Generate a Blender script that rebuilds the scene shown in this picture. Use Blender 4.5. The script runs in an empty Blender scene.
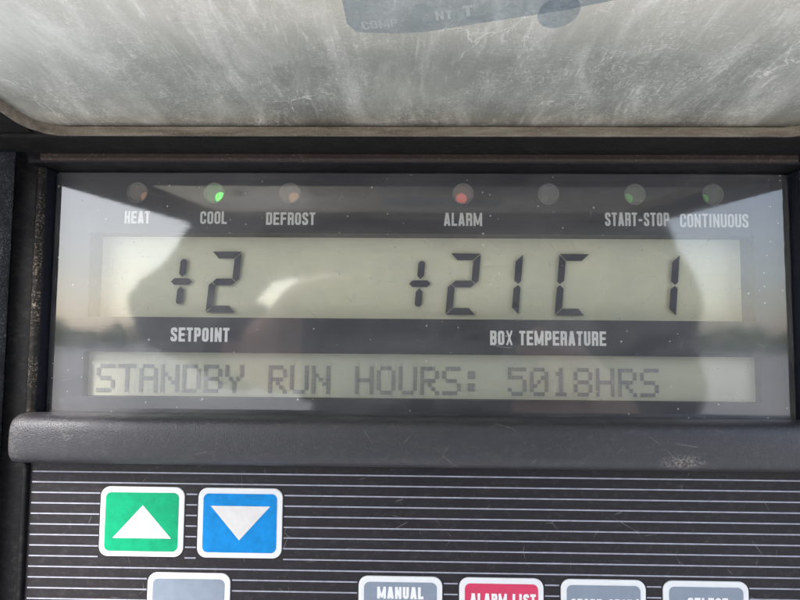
import bpy, bmesh, math, random
from mathutils import Vector, Matrix
random.seed(7)
S = bpy.context.scene
COL = S.collection
R = math.radians
MM = 0.001

# ------------------------------------------------------------------ camera, sky, sun, exposure
def rot3(p, y, r):
    cp, sp, cy, sy, cr, sr = math.cos(p), math.sin(p), math.cos(y), math.sin(y), math.cos(r), math.sin(r)
    Rp = Matrix(((1,0,0),(0,cp,-sp),(0,sp,cp))); Ry = Matrix(((cy,0,sy),(0,1,0),(-sy,0,cy))); Rr = Matrix(((cr,-sr,0),(sr,cr,0),(0,0,1)))
    return Ry @ Rp @ Rr
CR = rot3(R(3.702), R(-1.0854), R(-0.472))
def w3(v): return Vector((v[0], v[2], -v[1]))
rx, up, bk = w3(CR @ Vector((1,0,0))), -w3(CR @ Vector((0,1,0))), -w3(CR @ Vector((0,0,1)))
cam = bpy.data.cameras.new('camera'); cam.sensor_width = 36; cam.lens = 26.1
cam.clip_start = 0.005; cam.clip_end = 500
co = bpy.data.objects.new('camera', cam); COL.objects.link(co)
co.matrix_world = Matrix(((rx[0],up[0],bk[0],0),(rx[1],up[1],bk[1],-0.174),(rx[2],up[2],bk[2],0),(0,0,0,1)))
S.camera = co

SUN_EL, SUN_AZ = 46, 207          # azimuth clockwise from +Y: behind the photographer, a little to the left
W = bpy.data.worlds.new('World'); S.world = W; W.use_nodes = True
wn, wl = W.node_tree.nodes, W.node_tree.links
bg = wn['Background']; sky = wn.new('ShaderNodeTexSky'); sky.sky_type = 'NISHITA'; sky.sun_disc = False
sky.sun_elevation = R(SUN_EL); sky.sun_rotation = R(SUN_AZ); sky.air_density = 1.0; sky.dust_density = 2.0; sky.ozone_density = 1.0
hs = wn.new('ShaderNodeHueSaturation'); hs.inputs['Saturation'].default_value = .7      # hazy, milky sky
wl.new(sky.outputs[0], hs.inputs['Color']); wl.new(hs.outputs[0], bg.inputs[0]); bg.inputs[1].default_value = 0.15
sd = bpy.data.lights.new('sun', 'SUN'); sd.energy = 1.5; sd.angle = R(14); sd.color = (1, .96, .91)
so = bpy.data.objects.new('sun', sd); COL.objects.link(so)
d = Vector((math.sin(R(SUN_AZ))*math.cos(R(SUN_EL)), math.cos(R(SUN_AZ))*math.cos(R(SUN_EL)), math.sin(R(SUN_EL))))
so.rotation_euler = d.to_track_quat('Z', 'Y').to_euler(); so.location = d*5
S.view_settings.view_transform = 'Standard'; S.view_settings.look = 'None'
S.view_settings.exposure = 1.65; S.view_settings.gamma = 1; S.view_settings.use_curve_mapping = False
S.cycles.max_bounces = 10; S.cycles.transparent_max_bounces = 12
try:
    S.cycles.use_denoising = True
except Exception:
    pass

# ------------------------------------------------------------------ node helpers
class NT:
    def __init__(s, name):
        s.m = bpy.data.materials.new(name); s.m.use_nodes = True
        s.t = s.m.node_tree; s.t.nodes.clear()
        s.out = s.n('ShaderNodeOutputMaterial'); s.tc = s.n('ShaderNodeTexCoord')
    def n(s, k, **kw):
        o = s.t.nodes.new(k)
        for a, b in kw.items(): setattr(o, a, b)
        return o
    def l(s, a, b): s.t.links.new(a, b)
    def put(s, sock, v):
        if hasattr(v, 'is_output') or isinstance(v, bpy.types.NodeSocket): s.l(v, sock)
        else: sock.default_value = v
    def vec(s, sx=1, sy=1, sz=1, rot=(0,0,0)):
        mp = s.n('ShaderNodeMapping'); mp.inputs['Scale'].default_value = (sx*1000, sy*1000, sz*1000)   # object metres -> mm
        mp.inputs['Rotation'].default_value = rot
        s.l(s.tc.outputs['Object'], mp.inputs[0]); return mp.outputs[0]
    def noise(s, v, scale, detail=3, rough=.55, dist=0):
        o = s.n('ShaderNodeTexNoise'); s.l(v, o.inputs['Vector']); o.inputs['Scale'].default_value = scale
        o.inputs['Detail'].default_value = detail; o.inputs['Roughness'].default_value = rough; o.inputs['Distortion'].default_value = dist
        return o.outputs[0]
    def voro(s, v, scale, feature='F1', rnd=1):
        o = s.n('ShaderNodeTexVoronoi', feature=feature); s.l(v, o.inputs['Vector']); o.inputs['Scale'].default_value = scale
        o.inputs['Randomness'].default_value = rnd
        return o
    def ramp(s, f, a, b, lo=0, hi=1):
        o = s.n('ShaderNodeMapRange'); s.put(o.inputs[0], f)
        o.inputs[1].default_value = a; o.inputs[2].default_value = b; o.inputs[3].default_value = lo; o.inputs[4].default_value = hi
        return o.outputs[0]
    def math(s, op, a, b=0.0, clamp=False):
        o = s.n('ShaderNodeMath', operation=op, use_clamp=clamp); s.put(o.inputs[0], a); s.put(o.inputs[1], b); return o.outputs[0]
    def mix(s, f, a, b):
        o = s.n('ShaderNodeMix', data_type='RGBA'); s.put(o.inputs[0], f)
        s.put(o.inputs[6], a if not isinstance(a, tuple) else (*a, 1)); s.put(o.inputs[7], b if not isinstance(b, tuple) else (*b, 1))
        return o.outputs[2]
    def bump(s, h, strength, dist=.0002):
        o = s.n('ShaderNodeBump'); o.inputs['Strength'].default_value = strength; o.inputs['Distance'].default_value = dist
        s.l(h, o.inputs['Height']); return o.outputs[0]
    def bsdf(s, col, rough=.5, normal=None, spec=.5, metal=0, emit=None, estr=0):
        o = s.n('ShaderNodeBsdfPrincipled'); s.put(o.inputs['Base Color'], (*col, 1) if isinstance(col, tuple) else col)
        s.put(o.inputs['Roughness'], rough); o.inputs['Specular IOR Level'].default_value = spec; o.inputs['Metallic'].default_value = metal
        if normal: s.l(normal, o.inputs['Normal'])
        if emit: o.inputs['Emission Color'].default_value = (*emit, 1); o.inputs['Emission Strength'].default_value = estr
        return o.outputs[0]
    def sh(s, k, col, rough=None, normal=None):
        o = s.n(k); s.put(o.inputs['Color'], (*col, 1) if isinstance(col, tuple) else col)
        if rough is not None: s.put(o.inputs['Roughness'], rough)
        if normal: s.l(normal, o.inputs['Normal'])
        return o.outputs[0]
    def mixs(s, f, a, b):
        o = s.n('ShaderNodeMixShader'); s.put(o.inputs[0], f); s.l(a, o.inputs[1]); s.l(b, o.inputs[2]); return o.outputs[0]
    def fresnel(s, ior, normal=None):
        o = s.n('ShaderNodeFresnel'); o.inputs[0].default_value = ior
        if normal: s.l(normal, o.inputs['Normal'])
        g = s.n('ShaderNodeNewGeometry')                     # only the outer face of a closed plate reflects
        return s.math('MULTIPLY', o.outputs[0], s.math('SUBTRACT', 1.0, g.outputs['Backfacing']))
    def done(s, sh): s.l(sh, s.out.inputs[0]); return s.m

def black_plastic(name, base, rough, grain, gstr, dust, dustcol=(.30,.27,.23), speck=.72, scale=2.2, spec=.25, hairs=0):
    t = NT(name); v = t.vec()
    g = t.noise(v, grain, 2, .6)
    big = t.noise(v, .09, 4, .6)
    sp = t.math('MULTIPLY', t.ramp(t.noise(v, scale, 3, .75), speck, speck+.10), t.ramp(big, .40, .68))
    smear = t.ramp(t.noise(t.vec(.7,1,1.1), .5, 5, .8, .3), .5, .8, 0, .16)
    f = t.math('MULTIPLY', t.math('ADD', sp, smear, True), dust)
    if hairs:
        we = t.voro(t.vec(1,1,1,(.3,.5,0)), .11, 'DISTANCE_TO_EDGE')
        hr = t.math('MULTIPLY', t.ramp(we.outputs['Distance'], .004, .012, 1, 0), t.ramp(t.noise(v, .16, 3), .56, .66, 0, .35))
        f = t.math('ADD', f, t.math('ADD', hr, t.ramp(t.noise(v, .7, 5, .75), .66, .85, 0, .3)), True)
    if hairs == 2:      # dust packed at the left end and a dried brown splash, as on the crossbar
        sx = t.n('ShaderNodeSeparateXYZ'); t.l(v, sx.inputs[0]); gr = t.noise(v, 1.1, 4, .8)
        end = t.math('MULTIPLY', t.ramp(sx.outputs[0], -106, -112), t.ramp(gr, .46, .66, 0, .5))
        ds = t.n('ShaderNodeVectorMath', operation='DISTANCE'); t.l(t.vec(.35,0,1), ds.inputs[0]); ds.inputs[1].default_value = (25.8, 0, -33.2)
        spl = t.math('MULTIPLY', t.ramp(ds.outputs['Value'], 2.6, .6), t.ramp(gr, .46, .58, 0, .75))
        f = t.math('ADD', f, t.math('ADD', end, spl), True)
    c = t.mix(f, tuple(base), dustcol)
    return t.done(t.bsdf(c, t.ramp(big, .3, .7, rough-.08, rough+.1), t.bump(g, gstr), spec))
def plain(name, col, rough=.5, var=.12, grain=1.5, spec=.5, emit=None, estr=0):
    t = NT(name); v = t.vec()
    n = t.noise(v, .35, 4, .65)
    dk = tuple(c*(1-var) for c in col)
    fine = t.math('MULTIPLY', t.ramp(t.noise(v, 3.2, 2, .7), .72, .80), .5)
    c = t.mix(fine, t.mix(t.ramp(n, .35, .65), tuple(col), dk), tuple(min(1, c*.45+.16) for c in col))
    return t.done(t.bsdf(c, t.ramp(n, .3, .7, rough-.06, rough+.08), t.bump(t.noise(v, grain, 2), .08), spec, 0, emit, estr))

M = {}
M['casing'] = black_plastic('casing', (.058,.060,.068), .5, 1.6, .9, .9, (.42,.42,.45), .52, 1.9)
M['bezel'] = black_plastic('bezel', (.007,.0072,.0085), .55, 2.2, .35, .6)
M['gasket'] = black_plastic('gasket', (.012,.0115,.011), .75, 1.4, .8, 1.0, (.28,.235,.19), .52, 1.6)
M['hinge'] = black_plastic('hinge', (.006,.006,.006), .7, 1.8, .5, .7, (.18,.13,.10), .62, 1.2)
M['strip'] = black_plastic('strip', (.055,.040,.034), .6, 1.8, .6, .6, (.33,.27,.23), .56, 1.1)
M['bar'] = black_plastic('bar', (.030,.030,.036), .38, 3.0, .8, .8, (.33,.29,.25), .64, 2.4, .75, 2)
M['wall'] = black_plastic('wall', (.010,.0115,.020), .4, 2.5, .25, .6, (.25,.25,.27), .7, 2.6)
M['overlay'] = black_plastic('overlay', (.019,.0165,.019), .5, 3.4, .2, .7, (.34,.32,.31), .66, 2.6, .35, 1)
M['stripe'] = plain('stripe', (.45,.46,.55), .4, .3)
M['white'] = plain('white_print', (.90,.90,.89), .45, .06)
M['edge'] = plain('button_edge', (.86,.87,.87), .4, .04)
M['green'] = plain('green_key', (.0,.42,.19), .45, .2, 1.5, .3)
M['blue'] = plain('blue_key', (.0,.285,.74), .45, .2, 1.5, .3)
M['grey'] = plain('grey_key', (.265,.315,.385), .45, .1)
M['red'] = plain('red_key', (.72,.055,.135), .42, .1)
M['cream'] = plain('arrow_white', (.80,.78,.75), .5, .08)
M['plate'] = plain('plate_dark', (.036,.038,.054), .42, .2)
M['lcdwall'] = plain('lcd_wall', (.055,.056,.054), .6, .25)
M['seg'] = plain('lcd_segment', (.052,.055,.082), .5, .12)
M['dot'] = plain('lcd_dot', (.33,.335,.325), .6, .15)
M['cup'] = plain('cup', (.22,.22,.215), .5, 0, 1.5, .2)
M['led_green'] = plain('led_green', (.1,.75,.12), .25, .05, emit=(.12,1,.12), estr=1.0)
M['led_amber'] = plain('led_amber', (.95,.38,.12), .3, .05, emit=(1,.42,.15), estr=.16)
M['led_red'] = plain('led_red', (.75,.10,.09), .25, .05, emit=(1,.12,.08), estr=.3)
M['led_clear'] = plain('led_clear', (.6,.6,.56), .25, .05)
M['led_dark'] = plain('led_dark_green', (.16,.80,.10), .25, .05, emit=(.2,1,.15), estr=.11)

def lcd_mat(name, col):
    t = NT(name); v = t.vec()
    n = t.noise(v, .05, 3, .6); f = t.noise(t.vec(.04,1,2.2), 1, 3, .7)
    c = t.mix(t.ramp(n, .35, .65), col, tuple(a*b for a, b in zip(col, (.88,.90,.95))))
    c = t.mix(t.ramp(f, .4, .7, 0, .10), c, (.70,.68,.58))
    return t.done(t.bsdf(c, .5, None, .3))
M['lcd'] = lcd_mat('lcd_ground', (.92,.90,.68))
M['lcd2'] = lcd_mat('lcd_ground_text', (.66,.65,.51))

# clear window over the displays: transparent, reflective, with wiping scratches and dust
def window_mat():
    t = NT('window'); v = t.vec()
    br = t.noise(t.vec(.05, 1, 4.2), 1.0, 3, .7)                         # fine wiping streaks along X
    br2 = t.noise(t.vec(.10, 1, 2.6, (0, R(9), 0)), 1.0, 3, .7)
    nrm = t.bump(t.math('ADD', br, t.math('MULTIPLY', br2, .6)), .014, .0001)
    gl = t.sh('ShaderNodeBsdfGlossy', (1,1,1), t.ramp(br, .35, .7, .022, .075), nrm)
    tr = t.sh('ShaderNodeBsdfTransparent', (.96,.965,.96))
    base = t.mixs(t.math('MULTIPLY', t.fresnel(2.0), 1.0, True), tr, gl)
    haze = t.ramp(t.noise(t.vec(.35,1,.9), .09, 4, .6, .4), .40, .75, .028, .09)
    streak = t.ramp(br, .60, .80, 0, .06)
    vo = t.voro(v, .42); rnd = t.n('ShaderNodeSeparateColor'); t.l(vo.outputs['Color'], rnd.inputs[0])
    sz = t.math('MULTIPLY', t.ramp(rnd.outputs[0], .72, 1, 0, .14), 1)
    specks = t.math('MULTIPLY', t.math('LESS_THAN', vo.outputs['Distance'], sz), .55)
    we = t.voro(t.vec(1,1,1,(0,.6,0)), .16, 'DISTANCE_TO_EDGE')
    hair = t.math('MULTIPLY', t.math('LESS_THAN', we.outputs['Distance'], .006), t.ramp(t.noise(v, .2, 2), .58, .64, 0, .18))
    f = t.math('ADD', t.math('ADD', haze, streak), t.math('ADD', specks, hair), True)
    df = t.sh('ShaderNodeBsdfDiffuse', (.72,.70,.68))
    return t.done(t.mixs(f, base, df))
M['window'] = window_mat()
def lens_mat():
    t = NT('lens'); v = t.vec()
    tr = t.sh('ShaderNodeBsdfTransparent', (.9,.9,.9)); df = t.sh('ShaderNodeBsdfDiffuse', (.60,.60,.58))
    f = t.ramp(t.noise(v, .15, 2, .5), .35, .7, .26, .34)
    return t.done(t.mixs(f, tr, df))
M['lens'] = lens_mat()

# scratched, dirty translucent lid
def lid_mat():
    t = NT('lid_pane'); v = t.vec()
    cloud = t.noise(t.vec(1,.8,1), .022, 5, .6, .5)
    smear = t.noise(t.vec(1.6,.5,1,(0,0,R(-32))), .055, 5, .65, .8)
    fib1 = t.noise(t.vec(1.0,.28,1,(0,0,R(35))), 1.5, 2, .7, 1.6)
    fib2 = t.noise(t.vec(.30,1.0,1,(0,0,R(25))), 1.7, 2, .7, 1.6)
    patch = t.ramp(t.noise(t.vec(1,.7,1,(0,0,R(20))), .06, 3, .6, .6), .36, .62, .25, 1.15)
    drip = t.math('MULTIPLY', t.ramp(t.noise(t.vec(.55,.035,1,(0,0,R(-14))), 1, 4, .7, .8), .56, .70), t.ramp(t.noise(v, .05, 2), .45, .6))
    fib = t.math('MULTIPLY', patch, t.math('MAXIMUM', t.ramp(fib1, .53, .72), t.ramp(fib2, .53, .72)))
    wv = t.n('ShaderNodeVectorMath', operation='ADD'); t.l(v, wv.inputs[0])
    nz = t.n('ShaderNodeTexNoise'); t.l(v, nz.inputs['Vector']); nz.inputs['Scale'].default_value = .12; nz.inputs['Detail'].default_value = 5
    sc = t.n('ShaderNodeVectorMath', operation='SCALE'); t.l(nz.outputs['Color'], sc.inputs[0]); sc.inputs['Scale'].default_value = 14
    t.l(sc.outputs[0], wv.inputs[1])
    ve = t.voro(wv.outputs[0], .032, 'DISTANCE_TO_EDGE')
    gate = t.ramp(t.noise(v, .045, 2), .52, .66)
    crack = t.math('MULTIPLY', t.ramp(ve.outputs['Distance'], .0, .0075, 1, 0), gate)
    dirt = t.math('ADD', t.math('ADD', t.ramp(cloud, .35, .70, .0, .30), t.ramp(smear, .48, .68, 0, .5)),
                  t.math('ADD', t.math('MULTIPLY', fib, .30), t.math('ADD', t.math('MULTIPLY', crack, .40), t.math('MULTIPLY', drip, .35))), True)
    nrm = t.bump(t.math('ADD', fib, t.math('MULTIPLY', smear, .6)), .07, .0002)
    sy = t.n('ShaderNodeSeparateXYZ'); t.l(v, sy.inputs[0])
    edge = t.math('ADD', sy.outputs[1], t.math('MULTIPLY', t.math('SUBTRACT', cloud, .5), 22))
    far = t.ramp(edge, -56, -74)                                       # paler and yellower beyond a wavy line away from the hinge
    col = t.mix(far, t.mix(t.ramp(t.math('ADD', t.math('MULTIPLY', cloud, .5), t.math('MULTIPLY', smear, .5)), .38, .62), (.165,.160,.138), (.43,.415,.36)), (.56,.53,.46))
    left = t.math('MULTIPLY', t.ramp(sy.outputs[0], -40, -95), t.ramp(edge, -40, -66))
    col = t.mix(t.math('MULTIPLY', left, .8), col, (.80,.80,.76))
    col = t.mix(t.math('ADD', t.math('MULTIPLY', fib, .55), t.math('ADD', t.math('MULTIPLY', crack, .8), t.math('MULTIPLY', drip, .4)), True), col, (.92,.90,.84))
    tl = t.sh('ShaderNodeBsdfTranslucent', col, None, nrm); df = t.sh('ShaderNodeBsdfDiffuse', col, None, nrm)
    scat = t.mixs(t.ramp(dirt, 0, 1, .15, .40), tl, df)
    fw = t.n('ShaderNodeBsdfRefraction'); fw.inputs['Color'].default_value = (.80,.80,.78,1); fw.inputs['Roughness'].default_value = .55; fw.inputs['IOR'].default_value = 1.4
    scat = t.mixs(.40, scat, fw.outputs[0])                              # hazy plastic scatters forward
    tr = t.sh('ShaderNodeBsdfTransparent', (.42,.405,.335))
    body = t.mixs(t.math('ADD', t.math('MULTIPLY', dirt, .62), .60, True), tr, scat)
    gl = t.sh('ShaderNodeBsdfGlossy', (1,1,1), t.ramp(dirt, 0, 1, .03, .16), nrm)
    return t.done(t.mixs(t.math('MULTIPLY', t.fresnel(1.55, nrm), .65), body, gl))
M['lid'] = lid_mat()
def rim_mat():
    t = NT('lid_rim'); v = t.vec()
    n = t.noise(t.vec(.15,1,1), .35, 5, .7); sp = t.ramp(t.noise(v, 1.8, 3, .75), .56, .7)
    c = t.mix(t.ramp(n, .35, .7), (.42,.37,.29), (.14,.105,.08)); c = t.mix(t.math('MULTIPLY', sp, .6), c, (.62,.56,.47))
    tl = t.sh('ShaderNodeBsdfTranslucent', c)
    return t.done(t.mixs(.35, t.bsdf(c, .45, t.bump(n, .4)), tl))
M['rim'] = rim_mat()
def sticker_mat(name, col, a):
    t = NT(name); v = t.vec(); n = t.noise(v, .16, 6, .75)
    tr = t.sh('ShaderNodeBsdfTransparent', (.75,.8,.85)); tl = t.sh('ShaderNodeBsdfTranslucent', col); df = t.sh('ShaderNodeBsdfDiffuse', col)
    return t.done(t.mixs(t.ramp(n, .3, .7, a-.40, a+.28), tr, t.mixs(.5, tl, df)))
M['sticker'] = sticker_mat('sticker', (.30,.35,.39), .45)
M['sticker_ink'] = sticker_mat('sticker_ink', (.85,.86,.85), .75)

# ------------------------------------------------------------------ object helpers (coordinates in mm)
def link(name, me, mats, parent=None, smooth=False):
    o = bpy.data.objects.new(name, me); COL.objects.link(o)
    for m in (mats if isinstance(mats, (list, tuple)) else [mats]): me.materials.append(M[m] if isinstance(m, str) else m)
    if parent: o.parent = parent
    if smooth:
        for p in me.polygons: p.use_smooth = True
    return o
def tomesh(name, bm):
    me = bpy.data.meshes.new(name); bmesh.ops.scale(bm, vec=(MM,MM,MM), verts=bm.verts)
    bmesh.ops.recalc_face_normals(bm, faces=bm.faces); bm.to_mesh(me); bm.free(); return me
def box(bm, x0, x1, y0, y1, z0, z1, bev=0, seg=2, mi=0):
    r = bmesh.ops.create_cube(bm, size=1); vs = r['verts']
    for v in vs: v.co = Vector(((x0+x1)/2+v.co.x*(x1-x0), (y0+y1)/2+v.co.y*(y1-y0), (z0+z1)/2+v.co.z*(z1-z0)))
    fs = {f for v in vs for f in v.link_faces}
    for f in fs: f.material_index = mi
    if bev: bmesh.ops.bevel(bm, geom=list({e for f in fs for e in f.edges}), offset=bev, segments=seg, profile=.5, affect='EDGES', clamp_overlap=True)
def rrect(x0, x1, z0, z1, r, n=6):
    r = max(r, 1e-4); pts = []
    for cx, cz, a0 in ((x1-r,z1-r,0),(x0+r,z1-r,90),(x0+r,z0+r,180),(x1-r,z0+r,270)):
        for k in range(n+1):
            a = R(a0+90*k/n); pts.append((cx+r*math.cos(a), cz+r*math.sin(a)))
    return pts
def circ(cx, cz, r, n=32): return [(cx+r*math.cos(2*math.pi*k/n), cz+r*math.sin(2*math.pi*k/n)) for k in range(n)]
def slab(loops, y0, y1, bev=0):
    """a panel-parallel slab from outlines (holes included), front face at y0, back at y1; returns mesh data (metres)"""
    cu = bpy.data.curves.new('slab', 'CURVE'); cu.dimensions = '2D'; cu.fill_mode = 'BOTH'
    for lp in loops:
        sp = cu.splines.new('POLY'); sp.points.add(len(lp)-1); sp.use_cyclic_u = True
        for p, (x, z) in zip(sp.points, lp): p.co = (x, z, 0, 1)
    cu.extrude = max((y1-y0)/2-bev, 0); cu.bevel_depth = bev; cu.bevel_resolution = 2; cu.offset = -bev
    o = bpy.data.objects.new('slab', cu); COL.objects.link(o)
    me = bpy.data.meshes.new_from_object(o.evaluated_get(bpy.context.evaluated_depsgraph_get()))
    bpy.data.objects.remove(o); bpy.data.curves.remove(cu)
    ym = (y0+y1)/2
    me.transform(Matrix(((1,0,0,0),(0,0,-1,ym),(0,1,0,0),(0,0,0,1)))); me.transform(Matrix.Scale(MM, 4))
    return me
def prism_x(bm, prof, x0, x1, mi=0):
    """extrude a (y, z) profile along X"""
    a = [bm.verts.new((x0, y, z)) for y, z in prof]; b = [bm.verts.new((x1, y, z)) for y, z in prof]
    n = len(prof); fs = [bm.faces.new(a), bm.faces.new(b[::-1])]
    for i in range(n): fs.append(bm.faces.new((a[i], b[i], b[(i+1) % n], a[(i+1) % n])))
    for f in fs: f.material_index = mi
def poly(bm, pts, y, mi=0):
    f = bm.faces.new([bm.verts.new((x, y, z)) for x, z in pts]); f.material_index = mi

# compressed gothic stroke lettering
def rounded(pts, r, closed=False, sharp=()):
    out = []; n = len(pts)
    for i, p in enumerate(pts):
        if (not closed and i in (0, n-1)) or i in sharp: out.append(p); continue
        a, b = Vector(pts[i-1]), Vector(pts[(i+1) % n]); q = Vector(p)
        da, db = (a-q), (b-q); rr = min(r, da.length*.49, db.length*.49)
        s, e = q+da.normalized()*rr, q+db.normalized()*rr
        for k in range(6):
            u = k/5; out.append(tuple((s*(1-u)**2 + q*2*u*(1-u) + e*u*u)))
    return out
def stroke(bm, pts, t, y, closed=False, mi=0, tx=None):
    n = len(pts); P = [Vector(p) for p in pts]; L, Rr = [], []
    for i in range(n):
        d1 = (P[i]-P[i-1]).normalized() if (i > 0 or closed) else None
        d2 = (P[(i+1) % n]-P[i]).normalized() if (i < n-1 or closed) else None
        if d1 is None: d1 = d2
        if d2 is None: d2 = d1
        n1, n2 = Vector((-d1.y, d1.x)), Vector((-d2.y, d2.x)); m = (n1+n2)
        m = m.normalized() if m.length > 1e-6 else n1
        k = t/2/max(.45, m.dot(n1)); L.append(P[i]+m*k); Rr.append(P[i]-m*k)
    a = [bm.verts.new((p.x, y, p.y)) for p in L]; b = [bm.verts.new((p.x, y, p.y)) for p in Rr]
    for i in range(n if closed else n-1):
        j = (i+1) % n
        try: f = bm.faces.new((a[i], b[i], b[j], a[j])); f.material_index = mi
        except ValueError: pass
def glyph(ch, w, h, t):
    a, b, c, e = t/2, w-t/2, t/2, h-t/2; m = h*.5; r = w*.42
    V = lambda x: ([(x,0),(x,h)], False); Hh = lambda x0, x1, z: ([(x0,z),(x1,z)], False)
    if ch == 'H': return [V(a), V(b), Hh(t,w-t,m)]
    if ch == 'E': return [V(a), Hh(t,w,e), Hh(t,w*.92,m), Hh(t,w,c)]
    if ch == 'F': return [V(a), Hh(t,w,e), Hh(t,w*.92,m)]
    if ch == 'L': return [V(a), Hh(t,w,c)]
    if ch == 'T': return [([(w/2,0),(w/2,h-t)], False), Hh(0,w,e)]
    if ch == 'I': return [V(w/2)]
    if ch == 'A': return [([(a*.95,0),(w/2-t*.12,h)], False), ([(w-a*.95,0),(w/2+t*.12,h)], False), Hh(w*.25,w*.75,h*.24)]
    if ch == 'X': return [([(a,0),(b,h)], False), ([(a,h),(b,0)], False)]
    if ch == 'N': return [V(a), V(b), ([(a,h),(b,0)], False)]
    if ch == 'M': return [V(a), V(b), ([(a,h),(w/2,h*.10)], False), ([(b,h),(w/2,h*.10)], False)]
    if ch == 'U': return [(rounded([(a,h),(a,c),(b,c),(b,h)], r), False)]
    if ch == 'O': return [(rounded([(a,c),(a,e),(b,e),(b,c)], r, True), True)]
    if ch == 'C': return [(rounded([(b,h*.64),(b,e),(a,e),(a,c),(b,c),(b,h*.36)], r), False)]
    if ch == 'S': return [(rounded([(b,h*.68),(b,e),(a,e),(a,h*.58),(b,h*.42),(b,c),(a,c),(a,h*.32)], r), False)]
    if ch == 'D': return [V(a), (rounded([(t,e),(b,e),(b,c),(t,c)], r), False)]
    if ch == 'P': return [V(a), (rounded([(t,e),(b,e),(b,h*.45),(t,h*.45)], r), False)]
    if ch == 'R': return [V(a), (rounded([(t,e),(b,e),(b,h*.48),(t,h*.48)], r), False), (rounded([(t,h*.48),(b,h*.48),(b,0)], r*.7), False)]
    if ch == 'B': return [V(a), (rounded([(t,e),(b,e),(b,h*.53),(t,h*.53)], r*.8), False), (rounded([(t,h*.49),(b,h*.49),(b,c),(t,c)], r*.8), False)]
    if ch == '-': return [Hh(w*.08,w*.92,h*.44)]
    if ch == '/': return [([(0,-.08*h),(w,h*1.05)], False)]
    return []
ADV = {'I': .5, 'M': 1.42, 'X': 1.15, 'N': 1.06, ' ': .55, '-': .8, '/': .7, 'L': .9, 'A': 1.06, 'T': .95}
def lettering(bm, text, x0, x1, z0, h, weight, y, mi=0):
    gap = .20; tot = sum(ADV.get(c, 1) for c in text) + gap*(len(text)-1); u = (x1-x0)/tot; x = x0; k = 0
    for c in text:
        w = ADV.get(c, 1)*u
        for pts, cl in glyph(c, w, h, weight*u):
            thin = .72 if (c in 'NMX' and not cl and abs(pts[0][0]-pts[-1][0]) > 1e-4) else 1
            stroke(bm, [(x+p[0], z0+p[1]) for p in pts], weight*u*thin, y-k*.004, cl, mi); k = (k+1) % 3
        x += w+gap*u
def lettering_obj(name, text, x0, x1, z0, h, weight, y, mat, parent):
    bm = bmesh.new(); lettering(bm, text, x0, x1, z0, h, weight, y)
    return link(name, tomesh(name, bm), mat, parent)
def empty(name, loc):
    o = bpy.data.objects.new(name, None); COL.objects.link(o); o.location = loc; o.empty_display_size = .02; return o

# ------------------------------------------------------------------ the ground and what the glossy faces mirror
GZ = -1.25
gm = NT('ground'); gv = gm.tc.outputs['Object']
gn = gm.noise(gv, .7, 5, .6); g2 = gm.noise(gv, 60, 3, .7)
gm.done(gm.bsdf(gm.mix(gm.ramp(gn, .3, .7), gm.mix(g2, (.42,.41,.40), (.50,.49,.475)), (.36,.355,.35)), .85, gm.bump(g2, .4, .01)))
bm = bmesh.new(); bmesh.ops.create_grid(bm, x_segments=8, y_segments=8, size=200)
for v in bm.verts: v.co.z = GZ
me = bpy.data.meshes.new('ground'); bm.to_mesh(me); bm.free()
g = link('ground', me, gm.m); g['kind'] = 'structure'
# hedge line far behind the photographer
hm = NT('hedge_leaf'); hn = hm.noise(hm.tc.outputs['Object'], 3, 3, .6)
hm.done(hm.bsdf(hm.mix(hm.ramp(hn, .35, .65), (.045,.15,.03), (.085,.24,.05)), .6))
bm = bmesh.new()
for k in range(7000):
    x = random.uniform(-58, 58); y = -52+random.gauss(0, .9); z = GZ+2.4*random.random()**.8*(.85+.2*math.sin(x*.7)+.12*math.sin(x*2.3))
    s = random.uniform(.16, .40); q = Matrix.Rotation(random.uniform(0, 6.28), 3, 'Z') @ Matrix.Rotation(random.uniform(-.9, .9), 3, 'X')
    bm.faces.new([bm.verts.new(Vector((x, y, max(z, GZ+.05)))+q @ Vector((a*s, 0, b*s))) for a, b in ((-1,0),(0,-.6),(1,0),(0,.7))])
me = bpy.data.meshes.new('hedge'); bm.to_mesh(me); bm.free()
hd = link('hedge', me, hm.m); hd['label'] = 'long green hedge mirrored as a green band in the display window'; hd['category'] = 'hedge'

# photographer, mirrored dark in the window
def skin_mesh(chains, root):
    """chains: lists of (x,y,z,r) joined where coordinates repeat"""
    idx, vs, rs, es = {}, [], [], []
    for ch in chains:
        prev = None
        for x, y, z, r in ch:
            key = (round(x,4), round(y,4), round(z,4))
            if key not in idx: idx[key] = len(vs); vs.append((x,y,z)); rs.append(r)
            if prev is not None and prev != idx[key]: es.append((prev, idx[key]))
            prev = idx[key]
    me = bpy.data.meshes.new('skin'); me.from_pydata(vs, es, [])
    o = bpy.data.objects.new('skin', me); COL.objects.link(o)
    md = o.modifiers.new('skin', 'SKIN'); md.use_smooth_shade = True
    for i, sv in enumerate(me.skin_vertices[0].data): sv.radius = (rs[i]*(1.3 if rs[i] > .13 else 1), rs[i]); sv.use_root = (i == root)
    sb = o.modifiers.new('sub', 'SUBSURF'); sb.levels = 2; sb.render_levels = 2
    bpy.context.view_layer.update()
    r = bpy.data.meshes.new_from_object(o.evaluated_get(bpy.context.evaluated_depsgraph_get()))
    bpy.data.objects.remove(o); return r
PX, PY = .055, -.60
def pp(x, y, z, r): return (PX+x, PY+y, z, r)
sp = [pp(0,-.02,-.33,.15), pp(0,-.01,-.15,.145), pp(0,0,.05,.165), pp(0,-.01,.19,.12), pp(0,0,.26,.058), pp(0,.02,.33,.07), pp(0,.035,.41,.088), pp(0,.02,.49,.07)]
chains = [sp]
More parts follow.
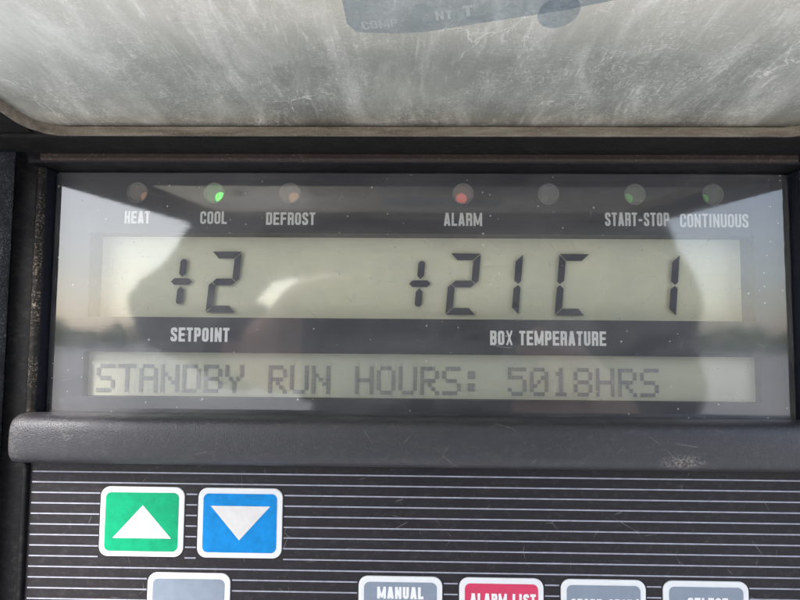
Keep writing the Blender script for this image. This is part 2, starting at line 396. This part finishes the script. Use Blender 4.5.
for s, elb, hand in ((-1, (-.37,.05,.03), (-.13,.36,.01)), (1, (.24,.06,-.09), (.04,.37,-.03))):
    wr = (hand[0]+(-.03 if s < 0 else .045), hand[1]-.06, hand[2]-.03)
    palm = (hand[0]+(-.012 if s < 0 else .022), hand[1]-.015, hand[2]-.01)
    chains.append([sp[3], pp(s*.15,-.01,.18,.09), pp(s*.23,0,.15,.078), pp(*elb,.060), pp(*wr,.031), pp(*palm,.030)])
    for k in range(4):
        dz = .03-k*.019; ln = (.042,.048,.045,.036)[k]
        chains.append([pp(*palm,.030), pp(palm[0]-s*.008, palm[1]+.025, palm[2]+dz, .0092), pp(palm[0]-s*(.008+ln*.5), palm[1]+.037, palm[2]+dz+.004, .0085), pp(palm[0]-s*(.008+ln), palm[1]+.036, palm[2]+dz+.006, .007)])
    chains.append([pp(*palm,.030), pp(palm[0]-s*.012, palm[1]-.012, palm[2]+.030, .011), pp(palm[0]-s*.030, palm[1]-.014, palm[2]+.045, .009)])
    chains.append([sp[0], pp(s*.10,-.02,-.45,.105), pp(s*.12,.0,-.80,.062), pp(s*.13,-.02,-1.17,.042), pp(s*.135,.06,-1.215,.035), pp(s*.14,.15,-1.222,.028)])
# skull features: nose and ears
chains.append([sp[6], pp(0,.125,.405,.013), pp(0,.135,.395,.010)])
pm = skin_mesh(chains, 0)
jk = plain('jacket', (.028,.029,.036), .85); tz = plain('trousers', (.03,.035,.06), .85); sk = plain('skin', (.42,.25,.18), .55); hr = plain('hair', (.03,.02,.015), .6)
def part_of(c):
    if c.z > .24: return 2
    if c.y > PY+.30 and c.z > -.25: return 2
    return 1 if c.z < -.36 else 0
for v in pm.vertices:                                   # folds in the clothing
    if part_of(v.co) < 2:
        w = .010*math.sin(v.co.x*31+v.co.z*17)*math.sin(v.co.z*43-v.co.x*12)+.006*math.sin(v.co.x*71+v.co.y*55)
        v.co += v.normal*w
pr = link('person', pm, [jk, tz, sk], None, True)
for p in pm.polygons: p.material_index = part_of(p.center)
pr['label'] = 'person in dark jacket holding a phone, mirrored in the display window'; pr['category'] = 'person'
bm = bmesh.new(); bmesh.ops.create_uvsphere(bm, u_segments=24, v_segments=14, radius=1)
for v in list(bm.verts):
    if v.co.z < -.25 or (v.co.y > .55 and v.co.z < .35): bm.verts.remove(v)
for v in bm.verts: v.co = Vector((PX+v.co.x*.103, PY+.018+v.co.y*.115, .445+v.co.z*.115))
me = bpy.data.meshes.new('hair'); bm.to_mesh(me); bm.free(); link('hair', me, hr, pr, True)
bm = bmesh.new(); box(bm, -72, 76, -214, -206, -42, 34, 4, 3)
ph = link('phone', tomesh('phone', bm), [plain('phone_shell', (.02,.02,.022), .3)]); ph['label'] = 'black phone held up in front of the panel by the person'; ph['category'] = 'phone'

# ------------------------------------------------------------------ the control panel
panel = empty('control_panel', (0, .02, -.11))
panel['label'] = 'black refrigeration unit control panel with two grey displays, coloured keys and scratched raised lid'
panel['category'] = 'control panel'
def root(o):
    o.parent = panel; o.matrix_parent_inverse = Matrix.Translation(Vector((0, -.02, .11))); return o
XL, XR = -108.5, 112.3          # recess walls

# casing: outer face left and right, dark groove, back shell
bm = bmesh.new()
box(bm, -190, -119.3, -15, 45, -112, 75, 1.5)
box(bm, 122.4, 195, -15, 45, -112, 75, 1.5)
box(bm, -119.3, 121, 30, 45, -112, 75)
box(bm, -119.3, 121, 5, 30, 66, 75); 
box(bm, -119.3, 121, 5, 30, -112, -104)
root(link('casing', tomesh('casing', bm), 'casing'))
# bezel: stiles either side of the recess, keypad surround, header above the window
bm = bmesh.new()
box(bm, -119.3, -111.5, -5.2, 20, -104, 66, .8)
box(bm, 115.2, 122.3, -5.2, 20, -104, 66, .8)
box(bm, -119.3, 122.3, 1.5, 20, 49.8, 66)
prism_x(bm, [(1.4,49.9),(-10.2,49.9),(-10.8,50.6),(-10.8,62),(1.4,62)], -111.4, 115.1)
box(bm, -109.2, 113.5, .8, 20, -104, -30)
root(link('bezel', tomesh('bezel', bm), 'bezel'))
# recess walls with the speckled seal along them
for xa, xb in ((-111.4, XL), (XR, 115.1)):
    bm = bmesh.new(); box(bm, xa, xb, -6.0, 18, -34, 49.7, .35)
    root(link('recess_wall', tomesh('recess_wall', bm), 'wall'))
for xa, xb in ((-111.3, -108.7), (XR+.3, 115.0)):
    prof = [(-6.05, 0), (-6.8, .35), (-7.2, 1.1), (-6.9, 2.0), (-6.05, 2.6)]; segs = 60; pv = None; bm = bmesh.new()
    for i in range(segs+1):
        z = 49.6-83*i/segs; wob = random.uniform(-.10, .10)
        row = [bm.verts.new((xa+(xb-xa)*x/2.6+wob*(.5 if 0 < k < 4 else 0), y+wob*.4, z)) for k, (y, x) in enumerate(prof)]
        if pv:
            for k in range(4): bm.faces.new((pv[k], pv[k+1], row[k+1], row[k]))
        pv = row
    root(link('seal', tomesh('seal', bm), 'gasket', None, True))

# hinge bar and the side cheeks that carry the lid
bm = bmesh.new()
prism_x(bm, [(-10.9,51.9),(-26.4,51.7),(-27,52.4),(-27,61),(-10.9,61)], -108, 109.5)
root(link('hinge_bar', tomesh('hinge_bar', bm), 'hinge'))
bm = bmesh.new()
prism_x(bm, [(-10.85,50.05),(-12.4,50.0),(-12.8,50.5),(-12.8,51.8),(-10.85,51.8)], -106.5, 108)
root(link('hinge_strip', tomesh('hinge_strip', bm), 'strip'))
for xa, xb in ((-150, -108.1), (109.6, 150)):
    bm = bmesh.new(); box(bm, xa, xb, -26.9, -10.9, 52.6, 62, .8)
    root(link('hinge_bracket', tomesh('hinge_bracket', bm), 'hinge'))

# label plate with the openings
LEDX = [-84.2, -60.5, -37.2, 15.6, 41.4, 67.4, 90.7]; LEDZ = 43.75
SEG = (-98.1, 102.4, 5.6, 31.3); TXT = (-98.6, 103.3, -18.35, -5.0)
loops = [[(XL,-30),(XR,-30),(XR,50),(XL,50)], rrect(*SEG, .3, 2)[::-1], rrect(*TXT, .2, 2)[::-1]] + [circ(x, LEDZ, 3.25)[::-1] for x in LEDX]
plate = root(link('label_plate', slab(loops, 0, .8), 'plate'))
for txt, x0, x1, z0, h, wt in (('HEAT',-87.8,-79.95,34.15,3.85,.40), ('COOL',-64.5,-56.3,34.1,3.9,.36), ('DEFROST',-44.3,-29.3,33.9,3.9,.38), ('ALARM',9.8,21.35,33.85,4.0,.37),
        ('START-STOP',58.3,77.45,34.05,4.1,.40), ('CONTINUOUS',80.7,101,33.75,4.1,.34), ('SETPOINT',-72.4,-54.6,-1.75,4.25,.41), ('BOX TEMPERATURE',23.7,58.1,-2.0,4.3,.40)):
    lettering_obj('lettering', txt, x0, x1, z0, h, wt, -.06, 'white', plate)

# seven-segment display
bm = bmesh.new(); x0, x1, z0, z1 = SEG
for a in ((x0-1.2,x0,.85,9,z0-1.2,z1+1.2),(x1,x1+1.2,.85,9,z0-1.2,z1+1.2),(x0,x1,.85,9,z1,z1+1.2),(x0,x1,.85,9,z0-1.2,z0)): box(bm, *a)
sd_ = root(link('segment_display', tomesh('segment_display', bm), 'lcdwall'))
bm = bmesh.new(); box(bm, x0-1, x1+1, 7.3, 8.8, z0-1, z1+1)
link('screen', tomesh('screen', bm), 'lcd', sd_)
SW, SH, ST, SL, G = 9.4, 19.2, 2.15, .085, .16
def seg_pts(k):
    h2 = SH/2; t = ST; c = t/2
    def hz(z, lo): 
        if lo == 'top': return [(G,z),(SW-G,z),(SW-t-G,z-t),(t+G,z-t)]
        if lo == 'bot': return [(t+G,z+t),(SW-t-G,z+t),(SW-G,z),(G,z)]
        return [(c*.9+G,z),(t+G*.5,z+c),(SW-t-G*.5,z+c),(SW-c*.9-G,z),(SW-t-G*.5,z-c),(t+G*.5,z-c)]
    def vt(left, upper):
        p = [(0,SH-G*1.6),(t,SH-t-G*1.6),(t,h2+c+G*.9),(c*.8,h2+G*.9),(0,h2+c*.75+G)]
        if not left: p = [(SW-x, z) for x, z in p]
        if not upper: p = [(x, SH-z) for x, z in p]
        return p
    return {'a':hz(SH,'top'),'d':hz(0,'bot'),'g':hz(h2,'mid'),'f':vt(1,1),'e':vt(1,0),'b':vt(0,1),'c':vt(0,0)}[k]
def digit(segs, x, z):
    bm = bmesh.new()
    for k in segs: 
        pts = seg_pts(k)
        box_like = [(x+px+SL*pz, z+pz) for px, pz in pts]; poly(bm, box_like, 6.35)
    return link('digit', tomesh('digit', bm), 'seg', sd_)
digit('abged', -64.3, 7.35); digit('abged', 10.7, 7.2); digit('bc', 23.9, 7.2); digit('afed', 44.5, 7.2); digit('bc', 72.3, 7.2)
for cx, cz in ((-72.2, 17.0), (2.75, 16.8)):
    bm = bmesh.new(); c = 1.05; hw = 3.35
    poly(bm, [(cx-hw,cz),(cx-hw+c,cz+c),(cx+hw-c,cz+c),(cx+hw,cz),(cx+hw-c,cz-c),(cx-hw+c,cz-c)], 6.35)
    for s in (1, -1):
        za, zb = 1.45*s, 7.15*s; q = [(0,za),(c,za+c*s),(c,zb-c*.7*s),(c*.45,zb),(-c*.45,zb),(-c,zb-c*.7*s),(-c,za+c*s)]
        poly(bm, [(cx+x+SL*z, cz+z) for x, z in q], 6.35)
    link('plus_sign', tomesh('plus_sign', bm), 'seg', sd_)

# dot-matrix display
bm = bmesh.new(); x0, x1, z0, z1 = TXT
for a in ((x0-1.2,x0,.85,4,z0-1.2,z1+1.2),(x1,x1+1.2,.85,4,z0-1.2,z1+1.2),(x0,x1,.85,4,z1,z1+1.2),(x0,x1,.85,4,z0-1.2,z0)): box(bm, *a)
td = root(link('text_display', tomesh('text_display', bm), 'lcdwall'))
bm = bmesh.new(); box(bm, x0-1, x1+1, 3.0, 3.9, z0-1, z1+1)
link('screen', tomesh('screen', bm), 'lcd2', td)
F57 = {'S':'01111 10000 10000 01110 00001 00001 11110','T':'11111 00100 00100 00100 00100 00100 00100','A':'01110 10001 10001 11111 10001 10001 10001',
 'N':'10001 10001 11001 10101 10011 10001 10001','D':'11110 10001 10001 10001 10001 10001 11110','B':'11110 10001 10001 11110 10001 10001 11110',
 'Y':'10001 10001 10001 01010 00100 00100 00100','R':'11110 10001 10001 11110 10100 10010 10001','U':'10001 10001 10001 10001 10001 10001 01110',
 'H':'10001 10001 10001 11111 10001 10001 10001','O':'01110 10001 10001 10001 10001 10001 01110',':':'00000 01100 01100 00000 01100 01100 00000',
 '5':'11111 10000 11110 00001 00001 10001 01110','0':'01110 10001 10011 10101 11001 10001 01110','1':'00100 01100 00100 00100 00100 00100 01110',
 '8':'01110 10001 10001 01110 10001 10001 01110'}
for i, ch in enumerate('STANDBY RUN HOURS: 5018HRS'):
    if ch == ' ': continue
    bm = bmesh.new(); xx = -96.0+i*6.6
    for r_, row in enumerate(F57[ch].split()):
        for c_, b in enumerate(row):
            if b == '1':
                dx, dz = 1.12, 1.22; X, Z = xx+c_*dx, -8.75-r_*dz
                poly(bm, [(X,Z),(X+dx-.05,Z),(X+dx-.05,Z-dz+.05),(X,Z-dz+.05)], 2.75)
    link('character', tomesh('character', bm), 'dot', td)

# indicator lights: grey cup, small coloured bulb deep in it, frosted lens in front
KIND = ['led_amber','led_green','led_amber','led_red','led_clear','led_dark','led_dark']
LAB = ['faint amber indicator light above HEAT','glowing green indicator light above COOL','faint amber indicator light above DEFROST','faint red indicator light above ALARM',
       'clear indicator light without a caption','pale green indicator light above START-STOP','dark green indicator light above CONTINUOUS']
for x, k, lb in zip(LEDX, KIND, LAB):
    il = root(link('indicator_light', slab([circ(x, LEDZ, 3.24), circ(x, LEDZ, 2.95)[::-1]], -.12, .9), 'cup')); il['label'] = lb
    bm = bmesh.new(); n = 28
    ring = [[bm.verts.new((x+rr*math.cos(2*math.pi*j/n), yy, LEDZ+rr*math.sin(2*math.pi*j/n))) for j in range(n)] for rr, yy in ((3.6,.95),(3.6,8),(.01,8.1))]
    for q in range(2):
        for j in range(n): bm.faces.new((ring[q][j], ring[q][(j+1) % n], ring[q+1][(j+1) % n], ring[q+1][j]))
    link('cup', tomesh('cup', bm), 'cup', il, True)
    bm = bmesh.new(); bmesh.ops.create_uvsphere(bm, u_segments=20, v_segments=12, radius=1.65)
    for v in bm.verts: v.co = Vector((x+v.co.x, 6.3+v.co.y*1.1, LEDZ+v.co.z))
    link('bulb', tomesh('bulb', bm), k, il, True)
    link('lens', slab([circ(x, LEDZ, 2.93)], .15, .55), 'lens', il)

# clear window plate with a bevelled edge
bm = bmesh.new(); box(bm, XL+.15, XR-.15, -2.2, -.9, -29.5, 49.6, .55, 1)
root(link('display_window', tomesh('display_window', bm), 'window'))

# crossbar between window and keypad
bm = bmesh.new()
cy, cz, ry, rz = -6.5, -29.3, 7.4, 6.9
prof = [(2, cz+rz-.9)]
for k in range(17):
    a = R(90+180*k/16); c_, s_ = math.cos(a), math.sin(a); e = .58
    prof.append((cy+ry*math.copysign(abs(c_)**e, c_), cz+rz*math.copysign(abs(s_)**e, s_)))
prof.append((2, cz-rz+.2))
prev = None; xs = [(-111.3,.84),(-111.1,.93),(-110.6,.98),(-109.6,1),(113.5,1),(117,1)]
xs = xs[:4]+[(-109.6+223*i/40, 1) for i in range(1,41)]+[(117,1)]
for x, s in xs:
    row = [bm.verts.new((x, cy+(y-cy)*s, cz+(z-cz)*s)) for y, z in prof]
    if prev:
        for i in range(len(row)): j = (i+1) % len(row); bm.faces.new((prev[i], prev[j], row[j], row[i]))
    else: bm.faces.new(row)
    prev = row
bm.faces.new(prev[::-1])
root(link('crossbar', tomesh('crossbar', bm), 'bar', None, True))

# keypad overlay with printed pinstripes
KY = -6.0
bm = bmesh.new()
box(bm, -109.4, 113.3, KY, .7, -104, -36.0, 0, 1, 0)
bt = [(-88.3,-64.2,-62.65,-43.25),(-60.2,-36.1,-62.65,-43.25)] + [(x, x+23.5, -86.4, -67.0) for x in (-73.95, -14.15, 14.1, 42.45, 70.75)]
z = -39.3
while z > -103:
    cut = sorted((b[0]-.42, b[1]+.42) for b in bt if b[2]-.5 < z < b[3]+.5)
    x = -108.6
    for a, b in cut+[(113.0, 113.0)]:
        if a > x: poly(bm, [(x,z-.185),(a,z-.185),(a,z+.185),(x,z+.185)], KY-.06, 1)
        x = max(x, b)
    z -= 2.955
bm.faces.ensure_lookup_table()
root(link('keypad_overlay', tomesh('keypad_overlay', bm), ['overlay','stripe']))
# raised lip down the left of the keypad
for xa, xb in ((-110.9, -109.5), (113.4, 115)):
    bm = bmesh.new(); box(bm, xa, xb, -7.6, 1, -104, -36.9, .5)
    root(link('keypad_lip', tomesh('keypad_lip', bm), 'bezel'))

def button(b, face, label):
    x0, x1, z0, z1 = b
    o = root(link('button', slab([rrect(x0, x1, z0, z1, 2.6, 8)], KY-.45, KY+.2, .15), 'edge')); o['label'] = label
    link('button_face', slab([rrect(x0+1.55, x1-1.55, z0+1.55, z1-1.55, 1.5, 8)], KY-.56, KY-.3), face, o)
    return o
up_b = button(bt[0], 'green', 'green key with a white upward arrow'); dn_b = button(bt[1], 'blue', 'blue key with a white downward arrow')
FY = KY-.62
for b, pts in ((up_b, [(-76.0,-48.3),(-84.4,-57.5),(-67.6,-57.5)]), (dn_b, [(-56.5,-48.2),(-39.55,-48.2),(-48.2,-57.7)])):
    link('arrow', slab([pts], FY, FY+.05), 'cream', b)
button(bt[2], 'grey', 'blank grey key below the green and blue keys')
for b, f, lb, tx, x0, x1, z0, h, wt in ((bt[3],'grey','grey key reading MANUAL','MANUAL',-8.9,4.1,-73.0,3.25,.44), (bt[4],'red','red key reading ALARM LIST','ALARM LIST',17.1,35.4,-74.4,3.25,.44),
        (bt[5],'grey','grey key reading START-STOP','START-STOP/',45.1,63.6,-75.4,3.25,.44), (bt[6],'grey','grey key reading SELECT','SELECT',77.3,88.4,-74.6,3.25,.44)):
    lettering_obj('lettering', tx, x0, x1, z0, h, wt, FY, 'white', button(b, f, lb))

# ------------------------------------------------------------------ raised lid (hinged at the top, tilted up 5 degrees)
lid_rt = Matrix.Translation(Vector((0, -26*MM, 52.0*MM))) @ Matrix.Rotation(R(-5), 4, 'X')
LX0, LX1, LL, LR = -99.0, 103.5, 96, 9
out = rrect(LX0, LX1, -LL, 0, LR, 10)
def lid_slab(loops, z0, z1, bev=0):
    me = slab(loops, 0, z1-z0, bev)           # panel-parallel -> lie flat: (x, y, z) -> (x, z, z0 + y)
    me.transform(Matrix(((1,0,0,0),(0,0,1,0),(0,1,0,z0*MM),(0,0,0,1)))); me.flip_normals(); me.transform(lid_rt); return me
lid = root(link('lid', lid_slab([out], 2.6, 4.0), 'lid')); lid['label'] = 'scratched translucent raised lid'
inn = rrect(LX0+1.3, LX1-1.3, -LL+1.3, -1.3, LR-1.3, 10)
link('lid_rim', lid_slab([out, inn[::-1]], -.05, 2.55, .4), 'rim', lid)
fr = [(-126,-1.2),(-126,-176),(131,-176),(131,-1.2),(LX1+.4,-1.2)] + [(x, y) for x, y in rrect(LX0-.4, LX1+.4, -LL-.4, .2, .5, 1) if y < -5][::-1] + [(LX0-.4,-1.2)]
link('lid_frame', lid_slab([fr], .6, 7, .3), 'hinge', lid)
# faded sticker on the upper side of the lid with what can be read of its lettering
def flat_on_lid(bm, h):
    for v in bm.verts: v.co = Vector((v.co.x, v.co.z, h+(-v.co.y)))
bm = bmesh.new()
def lid_poly(pts, h, mi): poly(bm, [(x, -y) for x, y in pts], -h, mi)
def lid_text(text, x0, x1, y0, h, ang, hh):
    b2 = bmesh.new(); lettering(b2, text, 0, x1-x0, 0, h, .34, 0)
    for v in b2.verts:
        u, w = v.co.x, v.co.z; v.co = Vector((x0+u*math.cos(ang)-w*math.sin(ang), -hh+v.co.y, -(y0-u*math.sin(ang)-w*math.cos(ang))))
    me = bpy.data.meshes.new('tmp'); b2.to_mesh(me); b2.free(); n0 = len(bm.faces); bm.from_mesh(me); bpy.data.meshes.remove(me)
    bm.faces.ensure_lookup_table()
    for f in bm.faces[n0:]: f.material_index = 1
lid_poly([(-12.6,-58),(-12.3,-44),(-10.8,-41.4),(-4,-40.9),(2,-41.3),(12.4,-44),(26,-47.4),(40,-52),(40,-70),(-14,-70)], 2.50, 0)
mirror_patch = [(26.2+3.7*math.cos(a*math.pi/16), -47.2+4.6*math.sin(a*math.pi/16)) for a in range(32)]  # reflection of the panel caption in the lid, painted as a flat oval
lid_poly(mirror_patch, 2.44, 0)
lid_text('COMP', -9.4, -2.6, -42.2, 2.5, R(8), 2.44)
lid_text('NT', 4.3, 7.4, -45.0, 2.5, R(9), 2.44)
lid_text('T', 9.2, 11.0, -46.1, 3.0, R(10), 2.44)
for v in bm.verts: v.co = Vector((v.co.x, -v.co.z, -v.co.y))
me = bpy.data.meshes.new('sticker'); bmesh.ops.scale(bm, vec=(MM,MM,MM), verts=bm.verts); bm.to_mesh(me); bm.free(); me.transform(lid_rt)
st = link('sticker', me, ['sticker','sticker_ink'], lid); st['label'] = 'faded blue-grey sticker with worn lettering'
